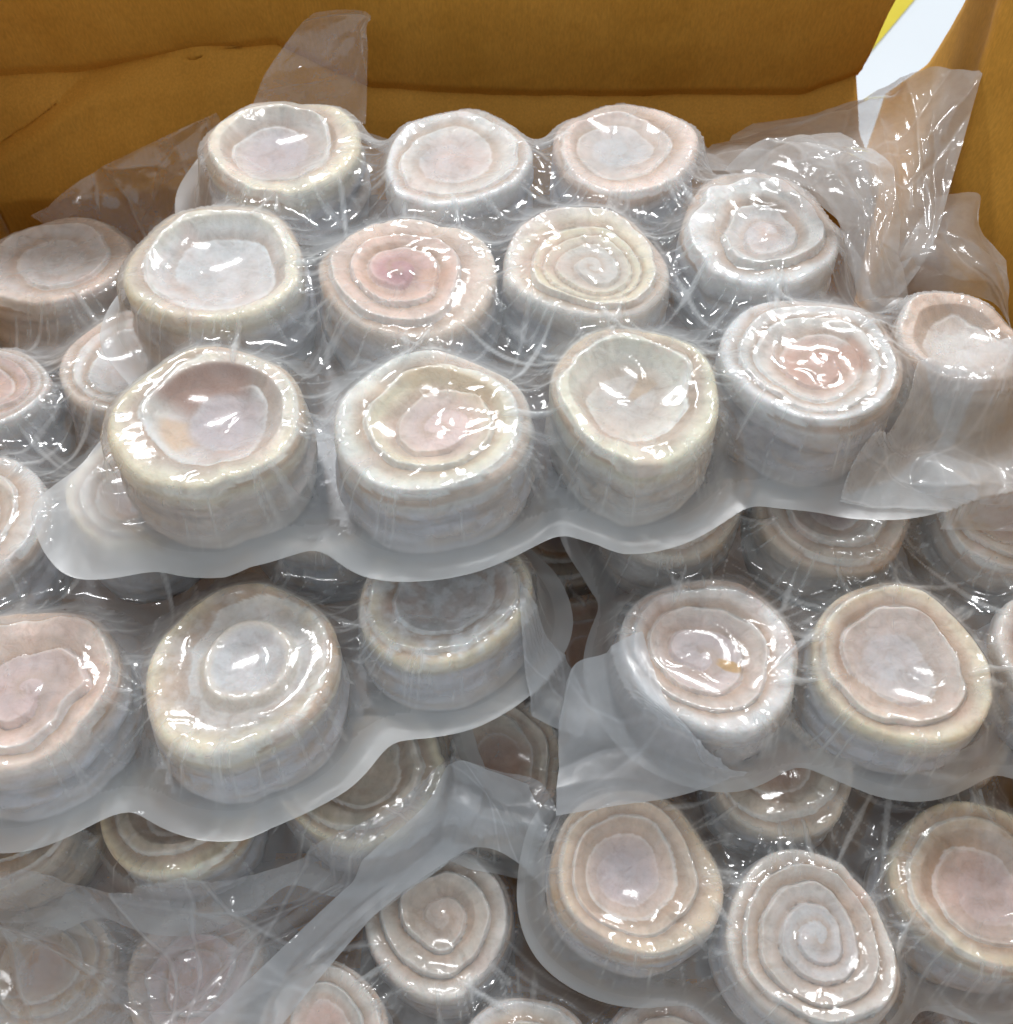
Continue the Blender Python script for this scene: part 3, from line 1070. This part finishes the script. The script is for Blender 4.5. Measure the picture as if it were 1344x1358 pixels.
def extraA(x, y):
    corner = 0.022 * sstep(-0.15, -0.20, x) * sstep(0.315, 0.28, y)
    side = -0.006 * sstep(-0.17, -0.20, x) * sstep(0.31, 0.34, y)
    return corner + side + 0.018 * sstep(0.14, 0.21, x) * sstep(0.40, 0.30, y)


bagA = Bag("top clear vacuum bag with a dozen fish rolls and a frosty front flange", "fish rolls in the top bag", 0.262, 0.38, 0.0, 0.0, [
    Roll(370, 190, 208, "fish roll with cream rim and deep dish, back row of the top bag, leftmost", dish=0.74, depth=8, turns=2.2, ridge=2.0, rim=CREAM, mid=PALE, cen=MAUVE),
    Roll(604, 205, 208, "pale fish roll with thin white ring, middle of the top bag's back row", dish=0.8, depth=3, turns=3.0, ridge=2.2, rim=WHITE, mid=PALE, cen=(0.62, 0.53, 0.50)),
    Roll(836, 205, 205, "pinkish fish roll at the end of the back row beside tall loose film", dish=0.72, depth=5, turns=2.8, rim=(0.80, 0.66, 0.58), mid=(0.72, 0.58, 0.50), cen=GREY),
    Roll(288, 340, 240, "fish roll with wide milky dish and ribbed cream rim, second row, leftmost", dish=0.80, depth=8, turns=2.0, ridge=1.6, rim=CREAM, mid=WHITE, cen=(0.62, 0.58, 0.56)),
    Roll(540, 355, 240, "pinkest fish roll with purple-pink centre, second row of the top bag", coil_on=True, dish=0.5, depth=4, turns=3.0, ridge=3.0, knob=3, rim=(0.80, 0.66, 0.54), mid=(0.76, 0.54, 0.44), cen=(0.48, 0.25, 0.25), patch=[(-0.2, 0.5, 0.25, 0.55, (0.62, 0.36, 0.24))]),
    Roll(783, 335, 222, "flat beige fish roll with fine ridges, second row, third from left", coil_on=True, dish=0.7, depth=2, turns=4.2, ridge=2.4, rim=PALE, mid=CREAM, cen=(0.62, 0.56, 0.50)),
    Roll(1002, 300, 230, "grey-white fish roll with dark crescent around a central knob, second row", coil_on=True, dish=0.55, depth=7, turns=2.4, ridge=3.4, knob=6, rim=WHITE, mid=(0.70, 0.66, 0.61), cen=GREY),
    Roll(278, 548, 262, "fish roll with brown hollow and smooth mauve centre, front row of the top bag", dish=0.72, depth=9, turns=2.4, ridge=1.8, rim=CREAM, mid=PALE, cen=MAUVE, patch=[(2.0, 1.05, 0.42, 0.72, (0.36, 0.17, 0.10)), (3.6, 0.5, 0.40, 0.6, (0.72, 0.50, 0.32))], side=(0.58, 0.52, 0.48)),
    Roll(575, 555, 262, "fish roll with yellow-cream ring and pink coil, front row of the top bag", coil_on=True, dish=0.70, depth=5, turns=2.8, ridge=2.6, rim=(0.80, 0.78, 0.72), mid=CREAM, cen=(0.70, 0.54, 0.49), patch=[(1.3, 1.1, 0.55, 0.72, (0.62, 0.47, 0.30))]),
    Roll(842, 512, 240, "yellowish fish roll with brown lumps of meat in its hollow, front row", dish=0.76, depth=9, turns=2.0, ridge=1.8, rim=(0.80, 0.74, 0.55), mid=(0.80, 0.76, 0.66), cen=(0.60, 0.53, 0.47), patch=[(0.9, 0.35, 0.1, 0.45, (0.50, 0.34, 0.20))], side=(0.57, 0.55, 0.52)),
    Roll(1078, 455, 240, "fish roll of many thin rings with a reddish-brown swirl, end of the front row", coil_on=True, dish=0.66, depth=3, turns=3.4, ridge=1.7, rim=WHITE, mid=PALE, cen=(0.58, 0.34, 0.25), patch=[(0.2, 0.6, 0.3, 0.6, (0.48, 0.26, 0.17))], side=(0.50, 0.47, 0.48)),
    Roll(1268, 448, 175, "small fish roll with peach rim and pale dish by the right carton wall", dish=0.74, depth=7, turns=1.8, ridge=1.6, rim=(0.84, 0.66, 0.55), mid=(0.82, 0.66, 0.56), cen=WHITE, h=0.86, side=(0.70, 0.66, 0.62)),
], flange=0.0235, droop=2.6, extra=extraA)

bagE.build()
bagH.build()
bagG.build()
bagD.build()
# the lower left bag's slack front hangs over the rolls below
loose_sheet(bagD, [
    [(-40, 1195, .105), (60, 1165, .112), (190, 1180, .115), (330, 1160, .115), (470, 1110, .118), (560, 1050, .122), (600, 1003, .128)],
    [(-40, 1235, .100), (80, 1225, .104), (200, 1235, .106), (340, 1215, .106), (480, 1160, .110), (590, 1080, .116), (660, 1022, .124)],
    [(-40, 1300, .096), (80, 1290, .100), (220, 1290, .100), (340, 1265, .102), (480, 1195, .106), (610, 1105, .112), (720, 1040, .120)],
    [(-40, 1380, .090), (80, 1380, .092), (210, 1375, .094), (330, 1330, .098), (470, 1232, .102), (640, 1122, .108), (750, 1110, .114)],
], FILM_LOOSE, n=(190, 340), folds=22, amp=0.005, fine=0.0009, seed=5)
loose_sheet(bagD, [
    [(250, 1375, .0985), (340, 1290, .104), (440, 1195, .109), (560, 1085, .119), (600, 1012, .130), (650, 1022, .128), (700, 1040, .122)],
    [(310, 1375, .0975), (390, 1290, .102), (480, 1200, .107), (590, 1105, .115), (630, 1065, .122), (675, 1070, .121), (725, 1105, .117)],
    [(362, 1375, .0965), (430, 1290, .100), (505, 1207, .105), (600, 1138, .111), (642, 1124, .114), (690, 1147, .113), (738, 1200, .110)],
], FILM_FLANGE, n=(50, 220), folds=6, amp=0.0012, fine=0.0002, seed=41, name="frosted_hem")
bagF.build()
bagB.build()
loose_sheet(bagB, [
    [(40, 285, .165), (120, 232, -.575), (200, 190, -.58), (285, 150, -.585)],
    [(100, 320, .165), (160, 275, -.56), (220, 230, -.57), (300, 190, -.575)],
    [(150, 360, .168), (185, 325, -.53), (240, 280, -.54), (310, 230, -.55)],
], FILM_LOOSE, n=(90, 90), folds=14, amp=0.004, fine=0.0008, seed=11, drape=False)
# folded hem at the right end of the left bag
loose_sheet(bagB, [
    [(690, 800, .178), (712, 838, .172), (728, 860, .168)],
    [(690, 850, .172), (722, 870, .168), (752, 880, .164)],
    [(695, 900, .166), (735, 915, .162), (778, 930, .158)],
    [(705, 950, .160), (735, 965, .156), (772, 978, .152)],
], FILM_FLANGE, n=(70, 50), folds=5, amp=0.003, fine=0.0003, seed=13, name="folded_hem")
bagC.build()
loose_sheet(bagC, [
    [(742, 950, .165), (762, 885, .175), (800, 868, .180), (850, 850, .184)],
    [(741, 985, .160), (775, 960, .170), (820, 930, .174), (880, 955, .176)],
    [(740, 1030, .156), (800, 1000, .164), (860, 990, .168), (930, 1010, .170)],
    [(738, 1082, .152), (820, 1068, .156), (900, 1056, .158), (990, 1028, .160)],
], FILM_FLANGE, n=(90, 110), folds=8, amp=0.003, fine=0.0003, seed=17, name="folded_hem")
bagA.build()
# upright tab behind the back row
loose_sheet(bagA, [
    [(335, 140, -.535), (350, 100, -.56), (385, 50, -.585), (415, 18, -.59)],
    [(390, 140, -.54), (400, 95, -.57), (425, 45, -.59), (450, 14, -.595)],
    [(440, 148, -.54), (455, 95, -.57), (465, 45, -.59), (484, 16, -.595)],
    [(485, 165, -.53), (488, 110, -.56), (488, 60, -.585), (488, 26, -.59)],
], FILM_LOOSE, n=(70, 80), folds=7, amp=0.0025, fine=0.0006, seed=23, drape=False)
# slack end of the bag pulled up against the right carton wall
loose_sheet(bagA, [
    [(905, 225, .245), (925, 200, -.52), (960, 182, -.55), (1000, 165, -.575)],
    [(1000, 235, .248), (1020, 200, -.51), (1050, 175, -.54), (1080, 148, -.575)],
    [(1090, 270, .243), (1120, 220, -.49), (1140, 170, -.53), (1160, 120, -.575)],
    [(1125, 330, .235), (1170, 270, -.465), (1190, 190, -.51), (1215, 98, -.56)],
    [(1140, 390, .228), (1200, 320, -.44), (1225, 220, -.49), (1250, 86, -.55)],
    [(1180, 410, .226), (1235, 330, -.435), (1265, 230, -.48), (1303, 98, -.54)],
], FILM_CLOUDY, n=(150, 130), folds=20, amp=0.004, fine=0.0007, seed=29, drape=False)
loose_sheet(bagA, [
    [(1180, 400, .215), (1195, 340, -.43), (1215, 300, -.45), (1240, 262, -.47)],
    [(1250, 390, .225), (1255, 340, -.43), (1265, 300, -.45), (1300, 255, -.475)],
    [(1310, 400, .225), (1315, 365, -.42), (1310, 335, -.435), (1305, 300, -.455)],
    [(1342, 440, .220), (1340, 400, -.41), (1336, 365, -.42), (1335, 345, -.43)],
], FILM_CLOUDY, n=(80, 80), folds=8, amp=0.003, fine=0.0006, seed=31, drape=False)
loose_sheet(bagA, [
    [(960, 225, .262), (1005, 185, .278), (1060, 165, .288), (1115, 172, .288)],
    [(1050, 232, .268), (1085, 205, .288), (1125, 195, .298), (1168, 200, .292)],
    [(1100, 285, .264), (1125, 262, .284), (1152, 248, .293), (1192, 255, .286)],
    [(1122, 350, .246), (1145, 335, .260), (1168, 328, .268), (1200, 338, .260)],
    [(1140, 400, .230), (1160, 395, .238), (1180, 392, .242), (1205, 398, .236)],
], FILM_CLOUDY, n=(110, 90), folds=12, amp=0.004, fine=0.0009, seed=61, drape=False)
# crumpled slack film on the right of the front row
loose_sheet(bagA, [
    [(1190, 540, .222), (1250, 520, .222), (1310, 505, .222), (1370, 500, .222)],
    [(1170, 590, .218), (1240, 585, .224), (1310, 590, .222), (1370, 590, .220)],
    [(1140, 630, .216), (1210, 620, .224), (1300, 630, .222), (1370, 640, .218)],
    [(1110, 664, .210), (1190, 662, .214), (1280, 668, .213), (1370, 675, .211)],
    [(1100, 694, .205), (1180, 698, .206), (1270, 702, .206), (1370, 706, .205)],
], FILM_CLOUDY, n=(150, 200), folds=30, amp=0.0048, fine=0.0010, seed=38, name="crumpled_hem")
